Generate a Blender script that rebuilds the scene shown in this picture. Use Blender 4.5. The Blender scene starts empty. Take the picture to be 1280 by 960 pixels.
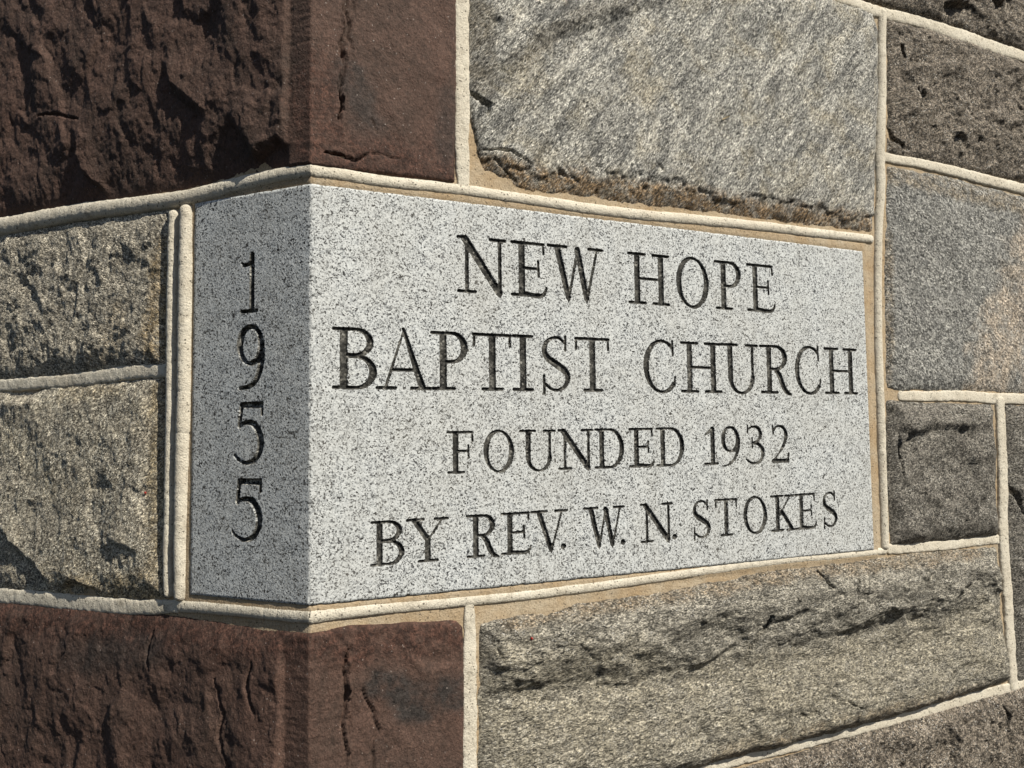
import bpy, math
import numpy as np
from mathutils import Matrix, Vector

# ------------------------------------------------------------------ camera, sky, sun
scene = bpy.context.scene
F_PX, YAW, PITCH, ROLL = 1042.855, -0.4572, 0.0634, -0.0118
CAM = np.array([-0.1985, -0.8907, 0.1739])
THETA = 2.2507                                   # inside angle of the wall corner (129 degrees)

cam_data = bpy.data.cameras.new('camera')
cam = bpy.data.objects.new('camera', cam_data)
scene.collection.objects.link(cam)
cam_data.sensor_width = 36.0
cam_data.lens = 36.0 * F_PX / 1280.0
cam_data.clip_start, cam_data.clip_end = 0.01, 200.0
ROT = Matrix.Rotation(YAW, 3, 'Z') @ Matrix.Rotation(math.pi / 2 + PITCH, 3, 'X') @ Matrix.Rotation(ROLL, 3, 'Z')
cam.matrix_world = Matrix.Translation(Vector(CAM)) @ ROT.to_4x4()
scene.camera = cam
scene.render.resolution_x, scene.render.resolution_y = 1024, 768

SUN_AZ, SUN_EL = math.radians(23.0), math.radians(46.0)     # azimuth to the right of the inscribed face's normal
sun_vec = Vector((math.sin(SUN_AZ) * math.cos(SUN_EL), -math.cos(SUN_AZ) * math.cos(SUN_EL), math.sin(SUN_EL)))
world = bpy.data.worlds.new('World'); scene.world = world; world.use_nodes = True
wn = world.node_tree.nodes; wn.clear()
sky = wn.new('ShaderNodeTexSky'); sky.sky_type = 'NISHITA'; sky.sun_disc = False
sky.sun_elevation = SUN_EL
sky.sun_rotation = math.atan2(sun_vec.x, sun_vec.y)
bg = wn.new('ShaderNodeBackground'); bg.inputs['Strength'].default_value = 0.055
wo = wn.new('ShaderNodeOutputWorld')
world.node_tree.links.new(sky.outputs[0], bg.inputs[0]); world.node_tree.links.new(bg.outputs[0], wo.inputs[0])
sd_ = bpy.data.lights.new('sun', 'SUN'); sd_.energy = 5.0; sd_.angle = math.radians(0.53); sd_.color = (1.0, 0.945, 0.825)
sun = bpy.data.objects.new('sun', sd_); scene.collection.objects.link(sun)
sun.rotation_euler = sun_vec.to_track_quat('Z', 'Y').to_euler(); sun.location = sun_vec * 3
scene.view_settings.view_transform = 'Standard'; scene.view_settings.look = 'None'
scene.view_settings.exposure = 0.16; scene.view_settings.gamma = 1.0; scene.view_settings.use_curve_mapping = False

# ------------------------------------------------------------------ the wall as an unfolded sheet (s along, z up, h out)
RN = np.array(ROT)
DR, NR = np.array([1.0, 0, 0]), np.array([0, -1.0, 0])
DL = np.array([math.cos(THETA), math.sin(THETA), 0]); NL = np.array([-math.sin(THETA), math.cos(THETA), 0])
MIT = (NL + NR) / (1 + NL @ NR)
NOCORNER = 388.0

def unproject(px, left=None, h=0.0):
    """photo pixels -> (s, z) on the wall plane they touch"""
    out = []
    for (u, v) in px:
        lf = (u < NOCORNER) if left is None else left
        d = RN @ np.array([(u - 640) / F_PX, -(v - 480) / F_PX, -1.0])
        n = NL if lf else NR
        t = (h - CAM @ n) / (d @ n)
        p = CAM + t * d
        q = (-(p @ DL), p[2]) if lf else (p[0], p[2])
        if u <= -190: q = (-1.05, q[1])                       # courses run on past the view
        if u >= 1420: q = (1.95, q[1])
        out.append(q)
    return np.array(out)

def fold(s, z, h, r=0.006):
    s = np.asarray(s, float); z = np.asarray(z, float); h = np.asarray(h, float)
    base = np.where((s >= 0)[..., None], s[..., None] * DR, -s[..., None] * DL)
    t = np.clip(np.abs(s) / r, 0, 1); t = (t * t * (3 - 2 * t))[..., None]
    n = np.where((s >= 0)[..., None], NR, NL) * t + MIT * (1 - t)
    p = base + h[..., None] * n
    p[..., 2] += z
    return p

# ------------------------------------------------------------------ noise
def _hash(ix, iy, seed):
    h = (ix.astype(np.int64) * 374761393 + iy.astype(np.int64) * 668265263 + seed * 2147483629) & 0xffffffff
    h = ((h ^ (h >> 13)) * 1274126177) & 0xffffffff
    return (h ^ (h >> 16)) & 0xffffffff

def perlin(x, y, seed=0):
    ix, iy = np.floor(x), np.floor(y); fx, fy = x - ix, y - iy
    u = fx * fx * fx * (fx * (fx * 6 - 15) + 10); v = fy * fy * fy * (fy * (fy * 6 - 15) + 10)
    def g(dx, dy):
        a = _hash(ix + dx, iy + dy, seed) * (2 * math.pi / 4294967296.0)
        return np.cos(a) * (fx - dx) + np.sin(a) * (fy - dy)
    a = g(0, 0); a += u * (g(1, 0) - a)
    b = g(0, 1); b += u * (g(1, 1) - b)
    return (a + v * (b - a)) * 1.5

def fbm(x, y, scale, octv=4, seed=0, gain=0.5, ridged=False):
    t = np.zeros_like(x); a = 1.0; f = 1.0 / scale; tot = 0
    for o in range(octv):
        n = perlin(x * f + 17.3 * o, y * f - 9.1 * o, seed + 31 * o)
        if ridged: n = 1 - 2 * np.abs(n)
        t += a * n; tot += a; a *= gain; f *= 2.03
    return t / tot

def facets(x, y, scale, seed=0, tilt=1.0):
    """broken faces: every cell of a warped Voronoi pattern is a tilted plane"""
    x = x / scale; y = y / scale
    ix, iy = np.floor(x), np.floor(y)
    b1 = np.full(x.shape, 9.0); b2 = np.full(x.shape, 9.0); v1 = np.zeros(x.shape); v2 = np.zeros(x.shape)
    for dx in (-1, 0, 1):
        for dy in (-1, 0, 1):
            cx, cy = ix + dx, iy + dy
            r = lambda k: _hash(cx, cy, seed + k) / 4294967296.0
            px, py = cx + r(1), cy + r(2)
            d = (x - px) ** 2 + (y - py) ** 2
            v = (r(3) - 0.5) * 0.8 + tilt * ((r(4) - 0.5) * (x - px) + (r(5) - 0.5) * (y - py))
            n1 = d < b1
            b2, v2 = np.where(n1, b1, np.where(d < b2, d, b2)), np.where(n1, v1, np.where(d < b2, v, v2))
            b1, v1 = np.where(n1, d, b1), np.where(n1, v, v1)
    w = np.clip((np.sqrt(b2) - np.sqrt(b1)) / 0.16, 0, 1)
    return v1 * (0.5 + 0.5 * w) + v2 * (0.5 - 0.5 * w)

def sstep(a, b, x):
    t = np.clip((x - a) / (b - a), 0, 1); return t * t * (3 - 2 * t)

def seg_dist(x, y, pts, closed=False):
    """distance, side sign and run along a polyline"""
    P = list(pts) + ([pts[0]] if closed else [])
    best = np.full(x.shape, 1e9); sgn = np.ones(x.shape); run = np.zeros(x.shape); L = 0.0
    for (x0, y0), (x1, y1) in zip(P[:-1], P[1:]):
        dx, dy = x1 - x0, y1 - y0; l2 = dx * dx + dy * dy + 1e-12; l = math.sqrt(l2)
        t = np.clip(((x - x0) * dx + (y - y0) * dy) / l2, 0, 1)
        d = np.hypot(x - x0 - t * dx, y - y0 - t * dy)
        m = d < best
        best = np.where(m, d, best)
        sgn = np.where(m, np.where(dx * (y - y0) - dy * (x - x0) >= 0, 1.0, -1.0), sgn)
        run = np.where(m, L + t * l, run); L += l
    return best, sgn, run, L

def inside(x, y, pts):
    c = np.zeros(x.shape, bool); n = len(pts)
    for i in range(n):
        x0, y0 = pts[i]; x1, y1 = pts[(i + 1) % n]
        if y0 == y1: continue
        m = ((y0 > y) != (y1 > y)) & (x < (x1 - x0) * (y - y0) / (y1 - y0) + x0)
        c ^= m
    return c

def poly_sd(x, y, pts):                                    # positive inside
    d = seg_dist(x, y, pts, True)[0]
    return np.where(inside(x, y, pts), d, -d)

# ------------------------------------------------------------------ mesh helpers
def mesh_object(name, verts, faces, mat, parent=None, attrs=None, smooth=True):
    me = bpy.data.meshes.new(name)
    verts = np.asarray(verts, np.float32); faces = np.asarray(faces, np.int32)
    me.vertices.add(len(verts)); me.vertices.foreach_set('co', verts.ravel())
    k = faces.shape[1]
    me.loops.add(faces.size); me.loops.foreach_set('vertex_index', faces.ravel())
    me.polygons.add(len(faces)); me.polygons.foreach_set('loop_start', np.arange(0, faces.size, k, dtype=np.int32))
    me.polygons.foreach_set('use_smooth', np.full(len(faces), smooth))
    for an, av in (attrs or {}).items():
        at = me.attributes.new(an, 'FLOAT', 'POINT'); at.data.foreach_set('value', np.asarray(av, np.float32))
    me.update(calc_edges=True); me.validate()
    me.materials.append(mat)
    o = bpy.data.objects.new(name, me); scene.collection.objects.link(o)
    if parent: o.parent = parent
    return o

def grid_faces(nr, nc, keep=None):
    i = np.arange(nr * nc).reshape(nr, nc)
    f = np.stack([i[:-1, :-1], i[:-1, 1:], i[1:, 1:], i[1:, :-1]], -1).reshape(-1, 4)
    return f if keep is None else f[keep.ravel()]

def compact(verts, faces, attrs=None):
    used = np.zeros(len(verts), bool); used[faces.ravel()] = True
    idx = np.cumsum(used) - 1
    return verts[used], idx[faces], {k: v[used] for k, v in (attrs or {}).items()}

def axis(lo, hi, zones, fine, coarse):
    """grid lines: fine inside the zones, coarse elsewhere"""
    cut = sorted({lo, hi, *[min(max(a, lo), hi) for z in zones for a in z]}); out = [lo]
    for a, b in zip(cut[:-1], cut[1:]):
        if b - a < 1e-6: continue
        f = any(z[0] - 1e-9 <= a and b <= z[1] + 1e-9 for z in zones)
        n = max(1, int(math.ceil((b - a) / (fine if f else coarse))))
        out += list(a + (b - a) * np.arange(1, n + 1) / n)
    return np.array(out)

# ------------------------------------------------------------------ materials
class Nodes:
    def __init__(self, name):
        self.mat = bpy.data.materials.new(name); self.mat.use_nodes = True
        self.t = self.mat.node_tree; self.t.nodes.clear()
        self.out = self.new('ShaderNodeOutputMaterial'); self.b = self.new('ShaderNodeBsdfPrincipled')
        self.link(self.b.outputs[0], self.out.inputs[0])
        self.co = self.new('ShaderNodeTexCoord').outputs['Object']
    def new(self, k): return self.t.nodes.new(k)
    def link(self, a, b): self.t.links.new(a, b)
    def mapping(self, rot=(0, 0, 0), scale=(1, 1, 1), loc=(0, 0, 0)):
        m = self.new('ShaderNodeMapping'); m.vector_type = 'TEXTURE'; m.inputs['Rotation'].default_value = rot
        m.inputs['Scale'].default_value = scale; m.inputs['Location'].default_value = loc
        self.link(self.co, m.inputs[0]); return m.outputs[0]
    def noise(self, scale, detail=4, rough=0.55, vec=None, dist=0.0):
        n = self.new('ShaderNodeTexNoise'); n.inputs['Scale'].default_value = scale
        n.inputs['Detail'].default_value = detail; n.inputs['Roughness'].default_value = rough
        n.inputs['Distortion'].default_value = dist
        self.link(vec or self.co, n.inputs['Vector']); return n.outputs['Fac']
    def cells(self, scale, vec=None):
        n = self.new('ShaderNodeTexVoronoi'); n.inputs['Scale'].default_value = scale
        self.link(vec or self.co, n.inputs['Vector'])
        s = self.new('ShaderNodeSeparateColor'); self.link(n.outputs['Color'], s.inputs[0])
        return s.outputs[0], s.outputs[1], n.outputs['Distance']
    def ramp(self, fac, stops, mode='LINEAR'):
        r = self.new('ShaderNodeValToRGB'); r.color_ramp.interpolation = mode
        e = r.color_ramp.elements
        while len(e) < len(stops): e.new(0.5)
        for el, (p, c) in zip(e, stops):
            el.position = p; c = (c, c, c) if not isinstance(c, tuple) else c; el.color = (*c, 1)
        self.link(fac, r.inputs[0]); return r.outputs[0]
    def mix(self, fac, a, b, mode='MIX'):
        m = self.new('ShaderNodeMix'); m.data_type = 'RGBA'; m.blend_type = mode
        for sock, val in ((m.inputs[0], fac), (m.inputs[6], a), (m.inputs[7], b)):
            if isinstance(val, (int, float)): sock.default_value = val
            elif isinstance(val, tuple): sock.default_value = (*val, 1)
            else: self.link(val, sock)
        return m.outputs[2]
    def math(self, op, a, b=0.0):
        m = self.new('ShaderNodeMath'); m.operation = op
        for sock, val in ((m.inputs[0], a), (m.inputs[1], b)):
            if isinstance(val, (int, float)): sock.default_value = val
            else: self.link(val, sock)
        return m.outputs[0]
    def attr(self, name):
        a = self.new('ShaderNodeAttribute'); a.attribute_name = name; return a.outputs['Fac']
    def finish(self, col, rough=0.85, spec=0.3, bumps=()):
        self.link(col, self.b.inputs['Base Color'])
        if isinstance(rough, float): self.b.inputs['Roughness'].default_value = rough
        else: self.link(rough, self.b.inputs['Roughness'])
        self.b.inputs['Specular IOR Level'].default_value = spec
        prev = None
        for h, dist, st in bumps:
            b = self.new('ShaderNodeBump'); b.inputs['Distance'].default_value = dist; b.inputs['Strength'].default_value = st
            self.link(h, b.inputs['Height'])
            if prev: self.link(prev, b.inputs['Normal'])
            prev = b.outputs[0]
        if prev: self.link(prev, self.b.inputs['Normal'])
        return self.mat

def rock(name, dark, mid, light, stain=(0.30, 0.19, 0.10), stain2=None, angle=0.0, stretch=2.2, broad=14, grain=230, flake=0.05,
         flake_glint=(0.62, 0.60, 0.56), black=0.10, bump=1.0, loc=(0, 0, 0), yellow=0.0, con=1.0, band=0.0):
    n = Nodes(name)
    v = n.mapping((0, angle, 0), (1, 1, 1.0 / stretch), loc)
    b = n.noise(broad, 7, 0.66, v, 0.5)
    g = n.noise(grain * 1.25, 3, 0.7, v)
    g2 = n.noise(grain * 0.5, 4, 0.66, v, 0.2)
    g3 = n.noise(grain * 0.12, 4, 0.6, v, 0.4)
    pa = n.math('MULTIPLY', n.ramp(n.noise(26, 4, 0.6, v, 0.5), [(0.40, 0.35), (0.60, 1.0)]), con)
    pb = n.math('MULTIPLY', n.ramp(n.noise(19, 4, 0.6, n.mapping((0, angle, 0), (1, 1, 1.0 / stretch), (8, 3, 1)), 0.5), [(0.40, 0.35), (0.60, 1.0)]), con)
    c = n.mix(n.ramp(b, [(0.38, 0.0), (0.62, 1.0)]), dark, mid)
    c = n.mix(n.ramp(g3, [(0.44, 0.0), (0.62, 0.55)]), c, light)
    c = n.mix(n.math('MULTIPLY', n.ramp(g2, [(0.42, 0.85), (0.495, 0.0)]), pa), c, tuple(x * 0.50 for x in dark))
    c = n.mix(n.math('MULTIPLY', n.ramp(g2, [(0.505, 0.0), (0.59, 0.9)]), pb), c, light)
    c = n.mix(n.math('MULTIPLY', n.ramp(g, [(0.42, 0.9), (0.485, 0.0)]), pb), c, tuple(x * 0.32 for x in dark))
    c = n.mix(n.math('MULTIPLY', n.ramp(g, [(0.53, 0.0), (0.61, 0.85)]), pa), c, tuple(min(0.8, x * 1.25) for x in light))
    if band:                                                    # foliation
        bv = n.mapping((0, angle, 0), (1, 1, 0.16), (5, 2, 7))
        bd = n.noise(11, 6, 0.68, bv, 0.25)
        c = n.mix(n.math('MULTIPLY', n.ramp(bd, [(0.36, 1.0), (0.49, 0.0)]), band), c, tuple(x * 0.45 for x in dark))
        c = n.mix(n.math('MULTIPLY', n.ramp(bd, [(0.53, 0.0), (0.64, 1.0)]), band), c, light)
    if yellow:
        y = n.noise(16, 6, 0.66, n.mapping((0, angle, 0), (1, 1, 1), (3, 1, 4)), 0.6)
        c = n.mix(n.math('MULTIPLY', n.ramp(y, [(0.50, 0.0), (0.70, 1.0)]), yellow), c, (0.47, 0.40, 0.27), 'MIX')
    st = n.math('MULTIPLY', n.attr('stain'), n.ramp(n.noise(60, 6, 0.74), [(0.36, 0.15), (0.56, 1.0)]))
    sc = n.mix(n.ramp(g2, [(0.40, 0.0), (0.60, 1.0)]), tuple(x * 0.32 for x in stain), stain)
    sc = n.mix(n.ramp(g, [(0.42, 0.7), (0.50, 0.0)]), sc, tuple(x * 0.2 for x in stain))
    c = n.mix(st, c, sc)
    if stain2:
        s2 = n.math('MULTIPLY', n.attr('stain2'), n.ramp(n.noise(34, 6, 0.72), [(0.36, 0.25), (0.55, 1.0)]))
        sc2 = n.mix(n.ramp(g2, [(0.40, 0.0), (0.60, 1.0)]), tuple(x * 0.55 for x in stain2), tuple(x * 1.15 for x in stain2))
        sc2 = n.mix(n.ramp(g, [(0.42, 0.6), (0.50, 0.0)]), sc2, tuple(x * 0.35 for x in stain2))
        c = n.mix(s2, c, sc2)
    r1, r2, _ = n.cells(grain * 1.35, v)                       # crystal grains
    q1, q2, _ = n.cells(grain * 2.9, v)
    k1 = n.math('ADD', n.math('MULTIPLY', n.math('SUBTRACT', r1, 0.5), 1.15 * con), 1.0)
    k2 = n.math('ADD', n.math('MULTIPLY', n.math('SUBTRACT', q1, 0.5), 1.0 * con), 1.0)
    k3 = n.ramp(r2, [(0.0, 1.0 - 0.7 * min(con, 1.0)), (0.08, 1.0)], 'CONSTANT')
    c = n.mix(1.0, c, n.math('MULTIPLY', n.math('MULTIPLY', k1, k2), k3), 'MULTIPLY')
    fl = n.math('MULTIPLY', n.ramp(q2, [(0.0, 0.0), (1.0 - flake, 1.0)], 'CONSTANT'), n.ramp(g3, [(0.42, 0.2), (0.6, 0.9)]))
    c = n.mix(fl, c, flake_glint)  # mica flakes, their glint put into a bright base colour
    rough = n.ramp(q2, [(0.0, 0.85), (1.0 - flake, 0.4)], 'CONSTANT')
    return n.finish(c, rough, 0.4, [(n.noise(110, 6, 0.7, v), 0.005, 0.7 * bump), (g, 0.0024, 0.8 * bump), (r1, 0.0009, 0.6 * bump)])

def granite_mat():
    n = Nodes('speckled_granite')
    w = n.noise(150, 2, 0.5)
    r1, r2, _ = n.cells(530)
    q1, q2, _ = n.cells(900)
    cl = n.math('MULTIPLY', n.math('SUBTRACT', n.noise(70, 3, 0.6), 0.5), 0.55)
    r1 = n.math('ADD', r1, cl); q1 = n.math('ADD', q1, cl)
    c = n.ramp(r1, [(0.0, (0.018, 0.019, 0.022)), (0.13, (0.12, 0.127, 0.134)), (0.24, (0.34, 0.355, 0.365)), (0.42, (0.53, 0.548, 0.552)), (0.70, (0.63, 0.648, 0.648))], 'CONSTANT')
    d = n.ramp(q1, [(0.0, (0.02, 0.021, 0.024)), (0.15, (0.18, 0.19, 0.20)), (0.30, (0.51, 0.528, 0.532)), (0.62, (0.63, 0.648, 0.648))], 'CONSTANT')
    c = n.mix(n.ramp(w, [(0.44, 0.0), (0.56, 1.0)]), c, d)
    c = n.mix(n.ramp(n.noise(9, 5, 0.65), [(0.40, 0.16), (0.62, 0.0)]), c, (0.38, 0.35, 0.29))
    c = n.mix(n.ramp(n.noise(5, 6, 0.7, n.mapping((0, 0, 0), (0.12, 0.12, 1.0))), [(0.50, 0.0), (0.66, 0.14)]), c, (0.30, 0.29, 0.26))
    return n.finish(c, 0.72, 0.35, [(n.noise(420, 3, 0.7), 0.0014, 0.6)])

def carved_mat(name, k):
    n = Nodes(name)
    r1, r2, _ = n.cells(430)
    c = n.ramp(r1, [(0.0, (0.012, 0.012, 0.012)), (0.3, (0.035 * k, 0.034 * k, 0.031 * k)), (0.62, (0.075 * k, 0.072 * k, 0.066 * k)), (0.9, (0.16 * k, 0.155 * k, 0.14 * k))], 'CONSTANT')
    c = n.mix(n.ramp(n.noise(26, 4, 0.65), [(0.42, 0.0), (0.62, 0.45)]), c, (0.20, 0.195, 0.175))
    c = n.mix(n.ramp(n.noise(90, 4, 0.65), [(0.42, 0.75), (0.60, 0.0)]), c, (0.018, 0.018, 0.017))
    return n.finish(c, 0.9, 0.15, [(n.noise(500, 3, 0.7), 0.0015, 0.7)])

def mortar_mat(name, a, b, pit, dirt=0.35):
    n = Nodes(name)
    c = n.mix(n.ramp(n.noise(22, 5, 0.6), [(0.35, 0.0), (0.65, 1.0)]), a, b)
    g = n.noise(520, 3, 0.7)
    c = n.mix(n.ramp(g, [(0.34, 0.6), (0.50, 0.0)]), c, tuple(x * 0.55 for x in a))
    c = n.mix(n.ramp(g, [(0.56, 0.0), (0.70, 0.35)]), c, tuple(min(0.85, x * 1.3) for x in b))
    c = n.mix(n.math('MULTIPLY', n.ramp(n.noise(48, 5, 0.72), [(0.55, 0.0), (0.70, 1.0)]), dirt), c, (0.20, 0.17, 0.12))
    p1, p2, _ = n.cells(640)
    c = n.mix(n.ramp(p1, [(0.0, pit), (0.022, 0.0)], 'CONSTANT'), c, (0.07, 0.058, 0.043))
    return n.finish(c, 0.92, 0.2, [(n.noise(150, 4, 0.65), 0.0028, 0.5), (g, 0.0014, 0.8)])

M_granite = granite_mat()
M_letter = carved_mat('dark_carved_granite', 1.7)
M_date = carved_mat('weathered_carved_granite', 4.2)
M_bead = mortar_mat('cream_mortar', (0.59, 0.53, 0.43), (0.70, 0.645, 0.54), 0.8, 0.55)
M_bed = mortar_mat('tan_mortar', (0.40, 0.29, 0.175), (0.46, 0.38, 0.275), 0.7)
red_args = dict(stain=(0.12, 0.058, 0.041), grain=300, flake=0.004, flake_glint=(0.3, 0.25, 0.22), broad=9, stretch=0.8, con=0.3, bump=0.8)
M_red = rock('red_brown_sandstone', (0.066, 0.042, 0.032), (0.104, 0.058, 0.043), (0.114, 0.067, 0.051), stain2=(0.042, 0.037, 0.034), **red_args)
M_C = rock('pale_grey_gneiss', (0.25, 0.246, 0.232), (0.345, 0.334, 0.303), (0.57, 0.545, 0.485), stain=(0.44, 0.30, 0.17), stain2=(0.22, 0.19, 0.145), angle=-0.9, stretch=2.6, grain=215, flake=0.07, yellow=0.5, band=0.95)
M_E = rock('dark_brown_gneiss', (0.10, 0.082, 0.064), (0.165, 0.137, 0.107), (0.27, 0.23, 0.185), angle=-0.3, stretch=1.3, grain=270, flake=0.04, loc=(4, 0, 2))
M_F = rock('blue_grey_gneiss', (0.175, 0.174, 0.167), (0.245, 0.24, 0.226), (0.37, 0.36, 0.33), stain=(0.34, 0.26, 0.16), stain2=(0.50, 0.42, 0.335), angle=0.6, stretch=1.3, grain=240, band=0.3, flake=0.06, loc=(7, 0, 1))
M_G = rock('grey_brown_gneiss', (0.12, 0.108, 0.092), (0.175, 0.158, 0.136), (0.25, 0.232, 0.20), angle=-0.2, stretch=1.3, grain=280, flake=0.03, loc=(2, 5, 1))
M_I = rock('banded_grey_gneiss', (0.155, 0.142, 0.118), (0.235, 0.217, 0.18), (0.40, 0.37, 0.31), stain=(0.32, 0.225, 0.13), stain2=(0.42, 0.375, 0.285), angle=-0.1, stretch=2.2, grain=240, band=0.5, flake=0.04, loc=(1, 2, 3))
M_K = rock('left_grey_gneiss', (0.22, 0.197, 0.16), (0.36, 0.32, 0.255), (0.62, 0.56, 0.45), stain=(0.56, 0.42, 0.24), angle=0.5, stretch=2.0, grain=290, flake=0.04, flake_glint=(0.8, 0.77, 0.7), bump=0.8, con=1.05, loc=(3, 3, 9))
M_L = rock('left_tan_gneiss', (0.26, 0.227, 0.18), (0.42, 0.368, 0.285), (0.66, 0.595, 0.475), stain=(0.58, 0.45, 0.26), angle=-0.7, stretch=1.8, grain=300, flake=0.04, flake_glint=(0.8, 0.77, 0.7), bump=0.8, con=1.05, loc=(9, 3, 5), yellow=0.35)

# ------------------------------------------------------------------ things
def empty(name, loc, label, cat):
    o = bpy.data.objects.new(name, None); scene.collection.objects.link(o); o.location = loc
    o.empty_display_size = 0.05; o['label'] = label; o['category'] = cat
    return o

wall = empty('stone_wall', (0, 0, 0), 'rock-faced church wall of red-brown and grey stones with raised cream mortar joints, turning an obtuse corner', 'wall')
corner = empty('cornerstone', (0, 0, 0), 'smooth speckled grey granite cornerstone carved with the church name and 1955', 'cornerstone')

GH, GR, GL = 0.45, 0.8372, -0.1675          # granite block: height, run on the right face, run on the left face
ALL_POLYS = []

_e = unproject([(-25, 480), (1305, 480)]); FINE_S = (_e[0][0], _e[1][0])
def zone_z(s0, s1):                                         # heights that the view takes in over a run of wall
    c = unproject([(u, v) for u in (-25, 200, 387) for v in (-20, 980)] + [(u, v) for u in (389, 700, 1000, 1305) for v in (-20, 980)])
    m = (c[:, 0] > s0 - 0.1) & (c[:, 0] < s1 + 0.1)
    c = c[m] if m.any() else c
    return (c[:, 1].min(), c[:, 1].max())

def stone(px, mat, seed, label, rise=0.012, edge=0.012, step=0.00165, base=-0.0035, macro=(0.006, 0.11), facet=(0.004, 0.05, 1.0),
          ridge=(0.0015, 0.02), micro=0.0007, aniso=(0.0, 1.0), scarps=(), cracks=(), margin=None, stains=None, stains2=None, warp=0.012, ragged=0.0035, extra=None, grow=0.0028):
    poly = unproject(px)
    lo, hi = poly.min(0) - 0.008, poly.max(0) + 0.008
    S, Z = np.meshgrid(axis(lo[0], hi[0], [FINE_S], step, 0.006), axis(lo[1], hi[1], [zone_z(lo[0], hi[0])], step, 0.005))
    d = poly_sd(S, Z, poly) + grow
    d = d + ragged * fbm(S, Z, 0.03, 3, seed + 5, 0.55)
    ALL_POLYS.append(poly)
    keepv = d > -0.006
    m = keepv
    s, z, dd = S[m], Z[m], d[m]
    wx = s + warp * fbm(s, z, 0.06, 3, seed + 11); wz = z + warp * fbm(s, z, 0.06, 3, seed + 23)
    ca, sa = math.cos(aniso[0]), math.sin(aniso[0])
    ax = (wx * ca + wz * sa); az = (-wx * sa + wz * ca) * aniso[1]
    fade = sstep(0.0, 0.018, dd)
    h = rise * (1 - np.exp(-np.maximum(dd, 0) / edge)) + np.minimum(dd, 0) * 2.5
    rough = macro[0] * fbm(ax, az, macro[1], 3, seed) + facet[0] * facets(ax, az, facet[1], seed + 40, facet[2]) \
        + 0.4 * facet[0] * facets(ax + 3, az + 5, facet[1] * 0.4, seed + 60, facet[2]) \
        + 0.20 * facet[0] * facets(ax + 7, az + 2, facet[1] * 0.17, seed + 70, facet[2]) \
        + ridge[0] * fbm(ax, az, ridge[1], 5, seed + 80, 0.55, True)
    mask = np.ones_like(h)
    if margin is not None:                                     # drafted margins either side of the arris
        for (a, b, lvl) in margin:
            mm = sstep(a - 0.0035, a + 0.0035, s + 0.002 * fbm(s, z, 0.02, 3, seed + 7)) * (1 - sstep(b - 0.0035, b + 0.0035, s + 0.003 * fbm(s, z, 0.02, 3, seed + 8)))
            mask = mask * (1 - mm)
            h = h * (1 - mm) + mm * (lvl * (1 - np.exp(-np.maximum(dd, 0) / 0.0016)) + np.minimum(dd, 0) * 2.5)
        tool = fbm(s, z * 5, 0.03, 3, seed + 9, .7)
        h = h + (1 - mask) * 0.0011 * tool
    h = h + rough * (0.06 + 0.94 * sstep(0.0, 0.026, dd)) * (0.08 + 0.92 * mask) + micro * fbm(s, z, 0.005, 3, seed + 90, 0.7) * (0.3 + 0.7 * mask)
    lift = rise * 0.9 + base                                    # features sit on the raised face
    for pts, amp, w, fall in scarps:
        q = unproject(pts, None, lift); D, sg, run, L = seg_dist(s + 0.004 * fbm(s, z, 0.02, 4, seed + 101, .6), z + 0.004 * fbm(s, z, 0.02, 4, seed + 103, .6), q)
        tp = sstep(0, 0.2 * L, run) * (1 - sstep(0.8 * L, L, run))
        h = h + amp * np.clip(sg * D / w, -1, 1) * np.exp(-np.maximum(D - w, 0) / fall) * tp
    for pts, w, dep in cracks:
        q = unproject(pts, None, lift); D, sg, run, L = seg_dist(s + 0.003 * fbm(s, z, 0.012, 3, seed + 111), z + 0.003 * fbm(s, z, 0.012, 3, seed + 113), q)
        ww = w * (0.35 + 0.65 * np.sin(np.clip(run / L, 0, 1) * math.pi))
        h = h - dep * (1 - sstep(0.45, 1.0, D / ww)) * 1.3
    if extra is not None: h = extra(s, z, dd, h)
    h = h + base
    at = {}
    for nm, ss in (('stain', stains), ('stain2', stains2)):
        a = np.zeros_like(h)
        for kind, par, amt, soft in (ss or ()):
            if kind == 'edge': D = np.maximum(dd, 0)
            else: D = seg_dist(s, z, unproject(par, None, lift))[0]
            D = D + 0.6 * soft * fbm(s, z, 0.04, 4, seed + 131, .6)
            a = np.maximum(a, amt * (1 - sstep(0.35 * soft, soft, D)))
        at[nm] = a
    vid = np.full(S.shape, -1); vid[m] = np.arange(m.sum())
    q = np.stack([vid[:-1, :-1], vid[:-1, 1:], vid[1:, 1:], vid[1:, :-1]], -1).reshape(-1, 4)
    q = q[(q >= 0).all(1)]
    co, q, at = compact(fold(s, z, h), q, at)
    o = mesh_object('stone', co, q, mat, wall, at)
    o['label'] = label
    return o

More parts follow.
